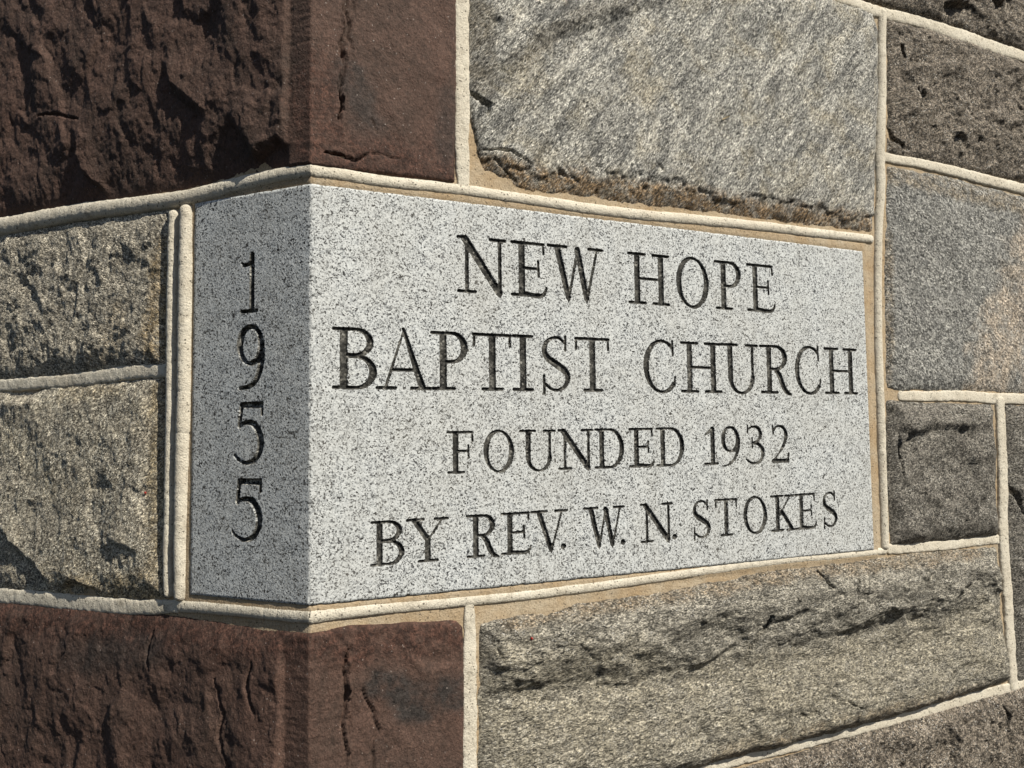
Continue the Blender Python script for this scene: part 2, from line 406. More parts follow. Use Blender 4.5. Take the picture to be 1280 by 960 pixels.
# red-brown corner stones -------------------------------------------------------------
stone([(-190, 318), (-60, 290), (0, 277), (100, 257), (180, 243), (300, 220), (386, 205), (389, 205), (480, 215), (567, 225), (568, 150), (570, 60), (571, -120), (389, -150), (387, -150), (-190, -200)],
      M_red, 11, 'dark red-brown rock-faced corner stone above the cornerstone', rise=0.013, edge=0.036, macro=(0.006, 0.12), facet=(0.0048, 0.07, 1.2), ridge=(0.0012, 0.03), aniso=(math.pi / 2 + 0.25, 1.5),
      ragged=0.0014, margin=[(-0.030, 0.036, 0.0062)], micro=0.0009,
      extra=lambda s, z, d, h: np.where(s + 0.004 * fbm(s, z, .03, 4, 77) > 0.036, (0.0050 + (h - 0.013 * (1 - np.exp(-np.maximum(d, 0) / .036))) * 0.40) * (1 - np.exp(-np.maximum(d, 0) / .0016)) + np.minimum(d, 0) * 2.5, h),
      scarps=[([(205, 70), (215, 110), (245, 135), (262, 150)], 0.0055, 0.006, 0.03), ([(285, 140), (305, 175), (325, 205)], 0.005, 0.005, 0.03), ([(95, 165), (100, 210), (130, 245)], 0.004, 0.003, 0.02),
              ([(310, 212), (325, 188), (345, 175), (360, 190)], 0.004, 0.006, 0.015)],
      cracks=[([(438, -30), (433, 8), (438, 30), (430, 52), (433, 78), (427, 104), (429, 128), (426, 145)], 0.0042, 0.007), ([(446, -10), (436, 40), (444, 60)], 0.003, 0.004), ([(408, 187), (430, 193), (448, 198), (462, 190)], 0.0028, 0.008), ([(465, 190), (485, 192), (505, 197)], 0.0018, 0.004), ([(467, 145), (474, 166)], 0.0022, 0.006), ([(48, 145), (70, 142), (98, 150)], 0.002, 0.004)],
      stains=[('line', [(395, 100), (400, 190), (560, 215)], 0.9, 0.045)], stains2=[('line', [(440, 95), (460, 150)], 0.7, 0.03), ('line', [(565, 120), (560, 190)], 0.5, 0.02)])
stone([(-190, 741), (0, 752), (100, 760), (194, 768), (300, 786), (340, 792), (386, 795), (389, 795), (436, 786), (533, 780), (570, 779), (577, 786), (579, 850), (578, 960), (578, 1080), (389, 1150), (387, 1150), (-190, 1140)],
      M_red, 29, 'dark red-brown rock-faced corner stone below the cornerstone', rise=0.012, edge=0.018, macro=(0.007, 0.10), facet=(0.0050, 0.085, 1.3), ridge=(0.0012, 0.04), aniso=(math.pi / 2 - 0.1, 1.35),
      ragged=0.0014, margin=[(-0.034, 0.042, 0.0050)], micro=0.0009,
      extra=lambda s, z, d, h: np.where(s + 0.004 * fbm(s, z, .03, 4, 79) > 0.042, (0.0048 + (h - 0.012 * (1 - np.exp(-np.maximum(d, 0) / .018))) * 0.5) * (1 - np.exp(-np.maximum(d, 0) / .0016)) + np.minimum(d, 0) * 2.5, h),
      scarps=[([(515, 812), (530, 835), (560, 832), (578, 822)], -0.003, 0.004, 0.02)],
      cracks=[([(313, 830), (307, 855), (310, 874), (318, 890)], 0.003, 0.004), ([(187, 790), (183, 815), (186, 840)], 0.003, 0.003), ([(440, 806), (430, 840), (436, 870), (429, 905), (434, 940)], 0.0034, 0.004), ([(455, 865), (466, 890), (474, 915), (466, 940), (470, 970)], 0.0036, 0.006), ([(268, 850), (278, 890), (274, 920), (285, 960)], 0.003, 0.003)],
      stains=[('line', [(0, 765), (190, 785), (387, 808), (575, 795)], 1.0, 0.035)], stains2=[('line', [(480, 855), (520, 880), (570, 868)], 0.9, 0.028), ('line', [(90, 815), (190, 815)], 0.6, 0.03)])

_zt, _zb = unproject([(900, 735), (900, 950)])[:, 1]
def long_face(s, z, d, h):
    t = (_zt - z) / (_zt - _zb) + 0.10 * fbm(s, z, 0.12, 4, 401, .6) + 0.05 * (s - 0.5)
    prof = np.interp(t, [0, 0.16, 0.24, 0.42, 0.5, 0.62, 0.9, 1.0], [0, 0.009, 0.007, -0.006, -0.007, -0.003, 0.007, 0.008])
    led = facets(s * 0.55 + .02 * fbm(s, z, .05, 4, 403), z + 0.25 * s + .02 * fbm(s, z, .05, 4, 405), 0.05, 407, 1.6)
    return h + (prof + 0.0045 * led * (1 - sstep(0.35, 0.6, t))) * sstep(0, 0.02, d)

# grey stones of the right face --------------------------------------------------------
stone_pale = stone([(590, -150), (590, 0), (586, 60), (585, 111), (589, 150), (600, 197), (607, 213), (652, 236), (728, 247), (780, 254), (897, 266), (1000, 281), (1093, 291), (1094, 195), (1098, 117), (1098, 39), (1090, 16), (1037, -2), (850, -62), (700, -115)],
      M_C, 43, 'large pale grey stone with a rusty lower edge', rise=0.013, edge=0.012, macro=(0.004, 0.16), facet=(0.0022, 0.08, 0.9), ridge=(0.0012, 0.02), micro=0.0011, aniso=(0.85, 1.8),
      scarps=[([(845, -8), (760, 20), (720, 36), (690, 40), (660, 62), (640, 82), (605, 105)], -0.0052, 0.009, 0.04), ([(608, 10), (622, 28), (612, 60), (600, 100)], 0.003, 0.004, 0.02)],
      cracks=[([(589, 112), (598, 120), (612, 130), (613, 143)], 0.0035, 0.008), ([(589, 130), (596, 165), (602, 195), (605, 210)], 0.0022, 0.006), ([(605, 185), (640, 187), (665, 205)], 0.002, 0.004), ([(618, 195), (630, 207), (650, 225)], 0.0015, 0.004), ([(700, 215), (712, 222)], 0.0015, 0.003), ([(822, 205), (830, 216)], 0.0015, 0.003)],
      extra=lambda s, z, d, h: h + (-0.0046 + 0.0022 * fbm(s, z, .025, 5, 9, .6, True) + 0.0016 * facets(s + .01 * fbm(s, z, .03, 3, 2), z, .045, 9, 1.4)) * (1 - sstep(0.0, 0.008, z - (0.500 + 0.030 * fbm(s, z, .06, 5, 5, .68)))),
      stains=[('line', [(610, 205), (660, 222), (760, 238), (900, 256), (1085, 281)], 1.0, 0.026)], stains2=[('line', [(600, 10), (600, 100)], 0.8, 0.03), ('line', [(800, -10), (700, 35), (640, 80)], 0.5, 0.016)])
stone([(1020, -30), (1092, 2), (1170, 28), (1280, 64), (1420, 112), (1420, -60), (1100, -120), (1030, -120)],
      M_E, 57, 'dark brown-grey stone above the sloping top joint', rise=0.016, edge=0.010, facet=(0.0115, 0.06, 1.6), macro=(0.006, 0.08), ridge=(0.002, 0.02),
      scarps=[([(1175, 5), (1200, 8), (1212, 3)], 0.008, 0.004, 0.015), ([(1240, 2), (1256, 4)], 0.007, 0.004, 0.012)])
stone([(1111, 26), (1163, 37), (1230, 58), (1280, 79), (1420, 125), (1420, 272), (1280, 227), (1194, 207), (1112, 190)],
      M_E, 61, 'dark brown rough stone beside the upper end of the long vertical joint', rise=0.011, edge=0.010, base=-0.0035, facet=(0.0100, 0.065, 1.6), macro=(0.006, 0.09), ridge=(0.0016, 0.03), aniso=(0.4, 1.2),
      scarps=[([(1149, 110), (1150, 130), (1147, 150), (1138, 168)], -0.004, 0.003, 0.02), ([(1190, 165), (1205, 175), (1210, 188)], 0.004, 0.004, 0.02), ([(1240, 95), (1262, 90), (1275, 84)], 0.004, 0.004, 0.02)],
      cracks=[([(1127, 56), (1133, 70)], 0.0034, 0.04), ([(1147, 112), (1151, 125), (1148, 138), (1146, 152)], 0.0042, 0.05), ([(1113, 155), (1118, 172), (1130, 182)], 0.004, 0.03)])
stone([(1112, 209), (1194, 224), (1280, 247), (1420, 285), (1420, 492), (1280, 490), (1212, 487), (1125, 486), (1111, 484), (1109, 350)],
      M_F, 71, 'blue-grey stone with a pinkish tan patch', rise=0.008, edge=0.010, facet=(0.002, 0.07, 0.9), macro=(0.004, 0.13), ridge=(0.0008, 0.02), micro=0.0009, aniso=(-0.5, 1.3),
      stains=[('line', [(1112, 215), (1280, 258)], 0.6, 0.025), ('line', [(1110, 480), (1111, 300)], 0.6, 0.018)],
      stains2=[('line', [(1330, 270), (1290, 330), (1255, 420), (1238, 492)], 1.0, 0.085), ('line', [(1340, 300), (1320, 480)], 1.0, 0.14)])
stone([(1111, 503), (1160, 506), (1240, 506), (1243, 586), (1247, 668), (1180, 676), (1116, 681), (1111, 600)],
      M_G, 83, 'small squarish grey-brown stone with a curved ledge', rise=0.017, edge=0.013, facet=(0.0085, 0.055, 1.5), macro=(0.006, 0.08), ridge=(0.0015, 0.02), aniso=(0.2, 1.3),
      scarps=[([(1128, 590), (1127, 560), (1140, 545), (1170, 535), (1200, 532), (1225, 548)], 0.006, 0.006, 0.025)],
      cracks=[([(1127, 545), (1126, 560), (1130, 575), (1129, 594)], 0.0036, 0.05), ([(1168, 643), (1180, 649)], 0.002, 0.005), ([(1192, 644), (1208, 650)], 0.002, 0.005), ([(1112, 620), (1121, 636)], 0.002, 0.004)])
stone([(1259, 508), (1420, 506), (1420, 815), (1275, 851), (1268, 760), (1263, 670), (1261, 590)],
      M_G, 97, 'grey-brown stone at the end of the short vertical joint', rise=0.012, edge=0.012, facet=(0.006, 0.05, 1.1), macro=(0.006, 0.09), ridge=(0.002, 0.02),
      cracks=[([(1263, 605), (1272, 618), (1282, 645)], 0.006, 0.010)])
stone_long = stone([(604, 783), (620, 779), (729, 757), (841, 742), (954, 718), (1094, 701), (1180, 691), (1245, 685), (1252, 772), (1262, 850), (1122, 895), (1010, 925), (897, 952), (800, 978), (700, 1010), (601, 1040), (601, 960), (600, 870), (603, 829)],
      M_I, 101, 'long banded grey stone below the cornerstone', rise=0.017, edge=0.016, facet=(0.0055, 0.085, 1.4), macro=(0.008, 0.11), ridge=(0.0016, 0.025), micro=0.0011, aniso=(0.06, 2.0),
      extra=long_face, scarps=[([(820, 800), (850, 790), (880, 772), (920, 752)], 0.0065, 0.012, 0.03), ([(855, 838), (880, 832), (910, 815), (930, 800)], 0.0045, 0.005, 0.02), ([(955, 777), (985, 768), (1012, 758)], 0.0045, 0.005, 0.02), ([(1030, 795), (1075, 787), (1105, 772), (1130, 770), (1178, 758)], 0.0055, 0.013, 0.03),
              ([(1100, 740), (1140, 735), (1165, 718), (1180, 705)], 0.0055, 0.012, 0.03), ([(1185, 742), (1210, 730), (1220, 705)], 0.004, 0.006, 0.02), ([(688, 802), (695, 775), (728, 757), (760, 752)], -0.006, 0.005, 0.03), ([(610, 800), (640, 796), (690, 800), (710, 803)], 0.004, 0.006, 0.02)],
      cracks=[([(962, 770), (957, 784), (947, 796), (943, 806), (939, 812), (936, 826)], 0.0052, 0.085), ([(1028, 715), (1036, 735)], 0.0026, 0.02), ([(1070, 722), (1062, 755)], 0.0026, 0.02), ([(623, 810), (627, 826)], 0.002, 0.005), ([(1052, 874), (1075, 885)], 0.0018, 0.004), ([(985, 888), (983, 912)], 0.004, 0.005), ([(994, 745), (996, 757)], 0.0015, 0.004)],
      stains=[('line', [(1235, 862), (1120, 890), (900, 945)], 0.7, 0.022), ('line', [(640, 778), (760, 757), (1000, 716), (1230, 690)], 0.6, 0.016)], stains2=[('line', [(620, 930), (800, 900), (1000, 870), (1240, 800)], 0.7, 0.09), ('line', [(640, 850), (800, 840)], 0.6, 0.06)])
stone(grow=0.008, px=[(1420, 820), (1280, 864), (1170, 896), (1066, 928), (985, 953), (870, 984), (800, 1005), (820, 1120), (1420, 1080)],
      mat=M_E, seed=113, label='dark brown rough stone below the sloping lowest joint', rise=0.018, edge=0.009, facet=(0.0115, 0.06, 1.6), macro=(0.006, 0.08), ridge=(0.0025, 0.022), aniso=(1.3, 1.5),
      cracks=[([(1256, 884), (1262, 900), (1258, 925)], 0.0034, 0.05), ([(1201, 912), (1197, 932)], 0.0034, 0.04), ([(1174, 918), (1169, 942)], 0.003, 0.04)])

# grey stones of the left face ---------------------------------------------------------
stone([(-190, 330), (-60, 305), (0, 291), (94, 278), (210, 262), (208, 355), (205, 458), (141, 461), (62, 468), (0, 474), (-60, 483), (-190, 503)],
      M_K, 127, 'rough dark grey stone left of the date, above the short joint', rise=0.008, edge=0.014, facet=(0.0042, 0.055, 1.5), macro=(0.0035, 0.08), ridge=(0.0013, 0.022), micro=0.0008, aniso=(0.9, 1.5),
      scarps=[([(20, 335), (45, 365), (60, 395), (75, 385)], 0.0013, 0.004, 0.02), ([(105, 325), (125, 345), (130, 358)], 0.0013, 0.004, 0.02), ([(50, 420), (70, 400), (77, 385)], 0.0013, 0.004, 0.02), ([(150, 295), (165, 320), (205, 345)], 0.0012, 0.004, 0.02)],
      stains=[('line', [(203, 310), (200, 370), (190, 430)], 0.9, 0.028), ('line', [(150, 405), (125, 445)], 0.35, 0.03)])
stone_tan = stone([(-190, 521), (-60, 499), (0, 489), (106, 480), (203, 473), (202, 602), (205, 745), (142, 748), (60, 741), (0, 736), (-60, 732), (-190, 728)],
      M_L, 139, 'tan-grey stone left of the date, below the short joint', rise=0.009, edge=0.014, facet=(0.0026, 0.06, 1.3), macro=(0.004, 0.09), ridge=(0.0010, 0.024), micro=0.0008, aniso=(1.2, 1.4),
      scarps=[([(0, 655), (25, 690), (50, 715), (62, 735)], 0.004, 0.005, 0.03), ([(70, 738), (90, 728), (120, 738)], 0.004, 0.003, 0.012), ([(0, 500), (30, 500), (50, 490)], -0.004, 0.006, 0.02), ([(135, 675), (155, 682), (175, 690)], 0.002, 0.003, 0.015)],
      stains=[('line', [(198, 490), (196, 620), (198, 735)], 0.7, 0.026), ('line', [(80, 735), (150, 738), (198, 740)], 0.8, 0.03), ('line', [(80, 490), (140, 484)], 0.45, 0.02)])

# ------------------------------------------------------------------ mortar bed
def mortar_bed():
    step = 0.0034
    a = np.vstack(ALL_POLYS); lo, hi = a.min(0), a.max(0)
    S, Z = np.meshgrid(np.arange(lo[0], hi[0], step), np.arange(lo[1], hi[1], step))
    S = S - S[0, np.argmin(np.abs(S[0]))]                      # a column on the arris
    deep = np.full(S.shape, -1.0)
    for p in ALL_POLYS:
        b0, b1 = p.min(0) - 0.01, p.max(0) + 0.01
        m = (S > b0[0]) & (S < b1[0]) & (Z > b0[1]) & (Z < b1[1])
        deep[m] = np.maximum(deep[m], poly_sd(S[m], Z[m], p))
    gin = np.minimum(np.minimum(S - GL, GR - S), np.minimum(Z, GH - Z))
    deep = np.maximum(deep, gin)
    keep = deep < 0.016
    h = -0.0030 + 0.0016 * fbm(S, Z, 0.035, 4, 201, .6) + 0.0005 * fbm(S, Z, 0.007, 3, 205)
    h = np.where(gin > -0.012, -0.0010 + 0.0004 * fbm(S, Z, 0.01, 3, 207) - 0.004 * sstep(0.0, 0.003, gin), h)
    for line in ([(224, 275), (221, 500), (217, 742)], [(208, 275), (205.5, 500), (203, 742)]):
        h = h - 0.007 * (1 - sstep(0.003, 0.006, seg_dist(S, Z, unproject(line))[0]))
    vid = np.full(S.shape, -1); vid[keep] = np.arange(keep.sum())
    q = np.stack([vid[:-1, :-1], vid[:-1, 1:], vid[1:, 1:], vid[1:, :-1]], -1).reshape(-1, 4); q = q[(q >= 0).all(1)]
    co = fold(S[keep], Z[keep], h[keep])
    n = len(co)                                                # the solid core behind the face stones
    ss = np.array([lo[0], 0.0, hi[0]]); core = np.vstack([fold(ss, np.full(3, zz), np.full(3, hh)) for zz, hh in ((lo[1], -0.13), (hi[1], -0.13), (hi[1], -0.30), (lo[1], -0.30))])
    i = lambda r, c: n + r * 3 + c
    fc = [[i(r, c), i(r, c + 1), i((r + 1) % 4, c + 1), i((r + 1) % 4, c)] for r in range(4) for c in (0, 1)]
    fc += [[i(0, 0), i(1, 0), i(2, 0), i(3, 0)], [i(0, 2), i(3, 2), i(2, 2), i(1, 2)]]
    mesh_object('mortar_bed', np.vstack([co, core]), np.vstack([q, np.array(fc)]), M_bed, wall)['label'] = 'tan mortar filling the joints between the stones'
mortar_bed()

# ------------------------------------------------------------------ raised mortar beads
def resample(p, w, step):
    p = np.asarray(p, float); n = len(p)
    out, ow = [], []
    for i in range(n - 1):
        p0, p1, p2, p3 = p[max(i - 1, 0)], p[i], p[i + 1], p[min(i + 2, n - 1)]
        k = max(2, int(np.hypot(*(p2 - p1)) / step))
        t = (np.arange(k) / k)[:, None]
        out.append(0.5 * (2 * p1 + (p2 - p0) * t + (2 * p0 - 5 * p1 + 4 * p2 - p3) * t * t + (3 * p1 - p0 - 3 * p2 + p3) * t ** 3))
        ow.append(w[i] + (w[i + 1] - w[i]) * t[:, 0])
    out.append(p[-1:]); ow.append(np.array([w[-1]]))
    return np.vstack(out), np.concatenate(ow)

def bead(pts, wpx, seed, flat=0.8, cracks=7, rough=1.0, base=-0.0035, sq=1.0, wide=1.12):
    q = unproject(pts)
    if np.ndim(wpx) == 0: wpx = [wpx] * len(pts)
    W = []
    for i, (u, v) in enumerate(pts):
        a, b = pts[max(i - 1, 0)], pts[min(i + 1, len(pts) - 1)]
        t = np.array([b[0] - a[0], b[1] - a[1]], float); t /= np.hypot(*t); nn = np.array([-t[1], t[0]])
        lf = u < NOCORNER
        e = unproject([np.array([u, v]) + nn * wpx[i] / 2, np.array([u, v]) - nn * wpx[i] / 2], lf)
        W.append(np.hypot(*(e[0] - e[1])) / 2 * wide)
    for i, (u, v) in enumerate(pts):
        if u <= -190: W[i] = W[i + 1]
        if u >= 1420: W[i] = W[i - 1]
    P, R = resample(q, W, 0.0016)
    T = np.gradient(P, axis=0); T /= np.hypot(T[:, 0], T[:, 1])[:, None]; Nn = np.stack([-T[:, 1], T[:, 0]], 1)
    run = np.concatenate([[0], np.cumsum(np.hypot(*np.diff(P, axis=0).T))])
    rng = np.random.default_rng(seed)
    K = 17; phi = np.linspace(-0.12, math.pi + 0.12, K)
    wob = 0.0010 * rough * fbm(run, run * 0 + seed, 0.06, 3, seed)
    Rm = R * (1 + 0.10 * rough * fbm(run, run * 0 + 3.3, 0.03, 4, seed + 3, .6))
    end = np.minimum(run, run[-1] - run); capf = np.sqrt(np.clip(end / (0.8 * R), 0.02, 1) * (2 - np.clip(end / (0.8 * R), 0.02, 1)))
    ck = np.zeros_like(run)
    for c in rng.uniform(0, run[-1], int(cracks * run[-1] / 0.4) + 1):
        ck = np.maximum(ck, np.clip(1 - np.abs(run - c) / 0.0011, 0, 1) * rng.uniform(0.4, 1))
    A, B = np.meshgrid(run, phi, indexing='ij')
    bump = 0.0005 * rough * fbm(A, B * 0.006, 0.008, 3, seed + 7, .7) + 0.0004 * (rough - 0.4) * fbm(A, B * 0.006, 0.022, 3, seed + 8, .6)
    bump -= 0.0007 * ck[:, None]
    rr = Rm[:, None] * capf[:, None] + bump
    cb, sb = np.cos(B), np.sin(B)
    ragged = 1 + (0.16 * (rough - 0.5) * fbm(A, np.sign(cb) * 2.0, 0.014, 4, seed + 21, .65)) * np.abs(cb)   # chipped, smeared edges
    off = np.sign(cb) * np.abs(cb) ** sq * rr * ragged + wob[:, None]
    hh = np.sign(sb) * np.abs(sb) ** sq * rr * flat * 0.88 + base + 0.0006 * (rough - 0.5) * fbm(s0 := P[:, 0][:, None] + off, z0 := P[:, 1][:, None] + off, 0.012, 3, seed + 25)
    s_ = P[:, 0][:, None] + Nn[:, 0][:, None] * off; z_ = P[:, 1][:, None] + Nn[:, 1][:, None] * off
    co = fold(s_, z_, hh, 0.012).reshape(-1, 3)
    return mesh_object('mortar_bead', co, grid_faces(len(run), K), M_bead, wall)

bead([(-190, 322), (-60, 297), (0, 284), (101, 265), (218, 249), (302, 229), (350, 218), (387, 212), (389, 212), (430, 218), (478, 226), (577, 237), (675, 251), (780, 266), (936, 281), (1020, 291), (1093, 299)], [22, 22, 21, 20, 18, 17, 16, 16, 16, 15, 14, 13, 13, 13, 12, 11, 10], 1, 0.85, 5, 1.0)
bead([(217, 262), (215.6, 355), (214, 511), (211, 637), (209, 700), (210, 748)], [12, 13, 13, 12, 11, 10], 2, 1.5, 3, 0.9, wide=0.92)
bead([(233, 255), (232, 355), (230, 500), (228, 560), (226, 637), (224, 752)], [14, 16, 16, 16, 15, 13], 3, 1.45, 9, 0.8, wide=0.95)
bead([(-190, 512), (-60, 491), (0, 482), (94, 475), (150, 467), (212, 462)], [15, 15, 14, 15, 17, 15], 4, 0.55, 3, 1.6, sq=0.6)
bead([(-190, 736), (-60, 742), (0, 745), (106, 755), (170, 759), (224, 759)], [17, 17, 17, 18, 18, 14], 5, 0.5, 3, 1.6, sq=0.6)
bead([(218, 757), (301, 764), (350, 769), (387, 772), (389, 772), (461, 763), (558, 754), (639, 746), (740, 734), (859, 717), (978, 701), (1060, 694), (1111, 688.5)], [15, 15, 15, 16, 16, 14, 13, 12, 12, 11, 10, 9, 8], 6, 0.7, 12, 0.7)
bead([(1104, 10), (1103.5, 60), (1103.5, 109), (1101, 195), (1102, 240), (1099, 297), (1099, 411), (1103, 543), (1106, 630), (1108, 688)], [8, 8, 8.5, 10, 9, 8, 8, 8.5, 8, 8], 7, 0.95, 5, 0.8)
bead([(960, -34), (1053, -2), (1104, 16), (1145, 26), (1190, 41), (1235, 57), (1280, 71), (1420, 118)], [11, 11, 12, 13, 14, 14, 12, 12], 8, 0.6, 3, 1.5, sq=0.7)
bead([(1102, 195), (1150, 204), (1194, 214), (1280, 236), (1420, 277)], [10, 10.5, 11, 11, 11], 9, 0.6, 3, 1.4, sq=0.7)
bead([(1124, 495), (1212, 495), (1280, 499), (1420, 500)], [11, 12, 12, 12], 10, 0.45, 3, 1.5, sq=0.55)
bead([(1110, 687), (1150, 684), (1195, 680), (1256, 673)], [11, 12, 11, 10], 11, 0.45, 3, 1.5, sq=0.55)
bead([(1250, 494), (1254, 586), (1255, 670), (1260, 744), (1268, 866)], [9, 10, 10, 10, 9], 12, 0.6, 3, 1.6, sq=0.6)
bead([(720, 1013), (852, 968), (926, 948), (1038, 919), (1150, 891), (1215, 873), (1280, 857), (1420, 818)], [15, 15, 16, 16, 14, 12, 12, 12], 13, 0.42, 3, 1.5, sq=0.55)
bead([(577, -140), (577, 0), (578.5, 108), (578.5, 184), (580, 242)], [17, 17, 17, 16, 13], 14, 0.55, 3, 1.5, sq=0.6)
bead([(588, 751), (588, 800), (588, 865), (587, 960), (587, 1080)], [10, 14, 17, 16, 16], 15, 0.55, 3, 1.5, sq=0.6)

# ------------------------------------------------------------------ carved letters as strokes (x, y in the glyph box, w = stem T or hairline t)
def curve(pts, ws, n=9):
    p, w = resample(pts, ws, 1.0 / n * 0.45); return (p, w)
def ell(cx, cy, rx, ry, a0, a1, wside, wtop, n=40, tilt=0.0):
    a = np.radians(np.linspace(a0, a1, n)); k = np.abs(np.cos(a + tilt)) ** 1.5
    return (np.stack([cx + rx * np.cos(a), cy + ry * np.sin(a)], 1), wtop + (wside - wtop) * k)
def ln(x0, y0, x1, y1, w0, w1=None):
    return (np.array([[x0, y0], [x1, y1]], float), np.array([w0, w1 if w1 else w0], float))

T, t, s_w = 0.118, 0.054, 0.056
TH = 0.066
def sf(x0, x1, y): return ln(x0, y, x1, y, s_w)
yt, yb = 1 - s_w / 2, s_w / 2
def bowl(x0, x1, y1, y0, w=T):
    cy, ry = (y0 + y1) / 2, (y1 - y0) / 2 - t / 2
    xm = x0 + (x1 - x0) * 0.42
    a = ell(xm, cy, x1 - xm, ry, 90, -90, w, t * 1.05, 24)
    return [ln(x0, cy + ry, xm, cy + ry, t * 1.05), a, ln(xm, cy - ry, x0, cy - ry, t * 1.05)]
def stem(x, y0=0.02, y1=0.98, w=T): return ln(x, y0 + (w / 2 - .02 if y0 < .1 else 0), x, y1 - (w / 2 - .02 if y1 > .9 else 0), w)

G = {
 'N': [stem(.18, 0.02, .97, TH), stem(.88, -.02, .98, TH), ln(.15, .94, .86, 0.04, T * 1.1, T * 1.1), ln(.86, .04, .885, -.04, T * .9, t * .6), sf(0, .36, yb), sf(0, .16, yt), sf(.68, 1, yt)],
 'E': [stem(.27), sf(0, .9, yt), ln(.88, .97, .9, .80, t * .9), ln(.27, .52, .74, .52, t), ln(.74, .66, .75, .38, t * .9), sf(0, .85, yb), curve([(.35, .05), (.7, .03), (.9, .06), (.97, .18)], [t * 1.6, t * 1.5, t * 1.3, t * .7])],
 'F': [stem(.3), sf(0, .95, yt), ln(.95, .97, .97, .76, t * .9), ln(.3, .53, .80, .53, t), ln(.80, .66, .81, .36, t * .9), sf(.02, .62, yb)],
 'W': [ln(.165, .945, .355, .04, T, T * .9), ln(.365, .02, .54, .97, t, t), ln(.53, .93, .69, .04, T, T * .9), ln(.70, .02, .90, .98, t, t), sf(0, .33, yt), sf(.74, 1, yt), ln(.355, .03, .36, -.05, T * .7, t * .5), ln(.69, .03, .695, -.05, T * .7, t * .5)],
 'H': [stem(.2), stem(.8), sf(0, .40, yt), sf(.6, 1, yt), sf(0, .4, yb), sf(.6, 1, yb), ln(.2, .50, .8, .50, t)],
 'O': [ell(.5, .5, .5 - .06, .5 - t / 2 + .015, 0, 360, T, t, 56, .25)],
 'P': [stem(.32), sf(0, .4, yt), sf(.04, .64, yb)] + bowl(.32, .93, 1.0, .46),
 'B': [stem(.24), sf(0, .3, yt), sf(0, .3, yb)] + bowl(.24, .88, 1.0, .53, T * .95) + bowl(.24, .95, .56, 0.0, T),
 'A': [ln(.5, 1.0, .15, .02, t * .6, t), ln(.49, 1.01, .84, .055, t * 1.1, T), ln(.26, .33, .70, .33, t), sf(0, .34, yb), sf(.64, 1, yb)],
 'T': [stem(.5), sf(0.01, .99, yt), ln(.03, .97, .02, .78, t * .9), ln(.97, .97, .98, .78, t * .9), sf(.25, .77, yb)],
 'I': [stem(.5), sf(0, 1, yt), sf(0, 1, yb)],
 'S': [curve([(.80, .88), (.62, .965), (.38, .96), (.16, .87), (.09, .72), (.22, .59), (.5, .49), (.80, .38), (.92, .25), (.82, .10), (.6, .03), (.35, .035), (.14, .12)], [t, t, t, T * .7, T * .85, T, T * 1.1, T, T * .85, T * .7, t, t, t], 16), ln(.84, 1.0, .84, .74, t * .9), ln(.07, .28, .07, -.04, t * .9)],
 'C': [ell(.56, .5, .50, .5 - t / 2 + .015, 52, 315, T, t, 44, .12), ln(.90, 1.0, .91, .72, t * .9), curve([(.88, .14), (.95, .2), (.97, .30)], [t, t * .9, t * .8])],
 'U': [stem(.22, .3, .98), stem(.85, .3, .98, TH), ell(.535, .33, .315, .325, 180, 360, T * .85, t, 26), sf(0, .42, yt), sf(.68, 1, yt)],
 'R': [stem(.28), sf(0, .4, yt), sf(.02, .54, yb)] + bowl(.28, .82, 1.0, .48) + [curve([(.5, .49), (.62, .38), (.74, .16), (.86, .03), (1.0, -.01)], [T * .8, T, T, T * .8, t])],
 'D': [stem(.22), sf(0, .3, yt), sf(0, .3, yb)] + bowl(.22, .95, 1.0, 0.0),
 'Y': [ln(.19, .945, .5, .50, T, T), ln(.88, .98, .52, .50, t, t), stem(.5, .02, .54), sf(0, .4, yt), sf(.68, 1, yt), sf(.28, .74, yb)],
 'V': [ln(.205, .945, .53, .04, T, T * .9), ln(.85, .98, .54, .02, t, t), ln(.53, .04, .535, -.03, T * .7, t * .5), sf(0, .42, yt), sf(.66, 1, yt)],
 'K': [stem(.26), sf(0, .5, yt), sf(0, .5, yb), ln(.30, .38, .80, .97, t, t), ln(.44, .55, .85, .055, T * .85, T), sf(.60, .98, yt), sf(.64, 1, yb)],
 '1': [stem(.62, .02, .98, T), curve([(.10, .80), (.3, .84), (.6, .97)], [t * .8, t * 1.1, t]), sf(.02, 1, yb)],
 '9': [ell(.45, .66, .38, .32, 0, 360, T * .95, t, 40), curve([(.86, .66), (.84, .42), (.68, .16), (.4, .0), (.06, -.05)], [T * .95, T * .85, T * .7, t * 1.1, t * .7])],
 '3': [curve([(.14, .90), (.4, .98), (.7, .94), (.82, .78), (.66, .60), (.36, .55)], [t, t, T * .7, T * .85, t * 1.2, t]), curve([(.36, .55), (.72, .50), (.92, .32), (.82, .08), (.5, 0.0), (.2, .04), (.03, .12)], [t, T * .7, T, T * .8, t, t, t * .8]), ln(.13, 1.02, .13, .82, t * .8), ln(.36, .68, .36, .42, t * .8)],
 '2': [curve([(.12, .80), (.2, .92), (.46, .99), (.74, .92), (.84, .74), (.74, .52), (.42, .24), (.08, .05)], [t, t, t, T * .75, T * .95, T * .8, t * 1.1, t]), ln(.08, .045, .92, .045, T * .8, T * .8), ln(.92, .05, .98, .24, t), ln(.1, 1.0, .1, .78, t * .8)],
 '.': [ln(.48, .5, .52, .5, 1.0, 1.0)],
}
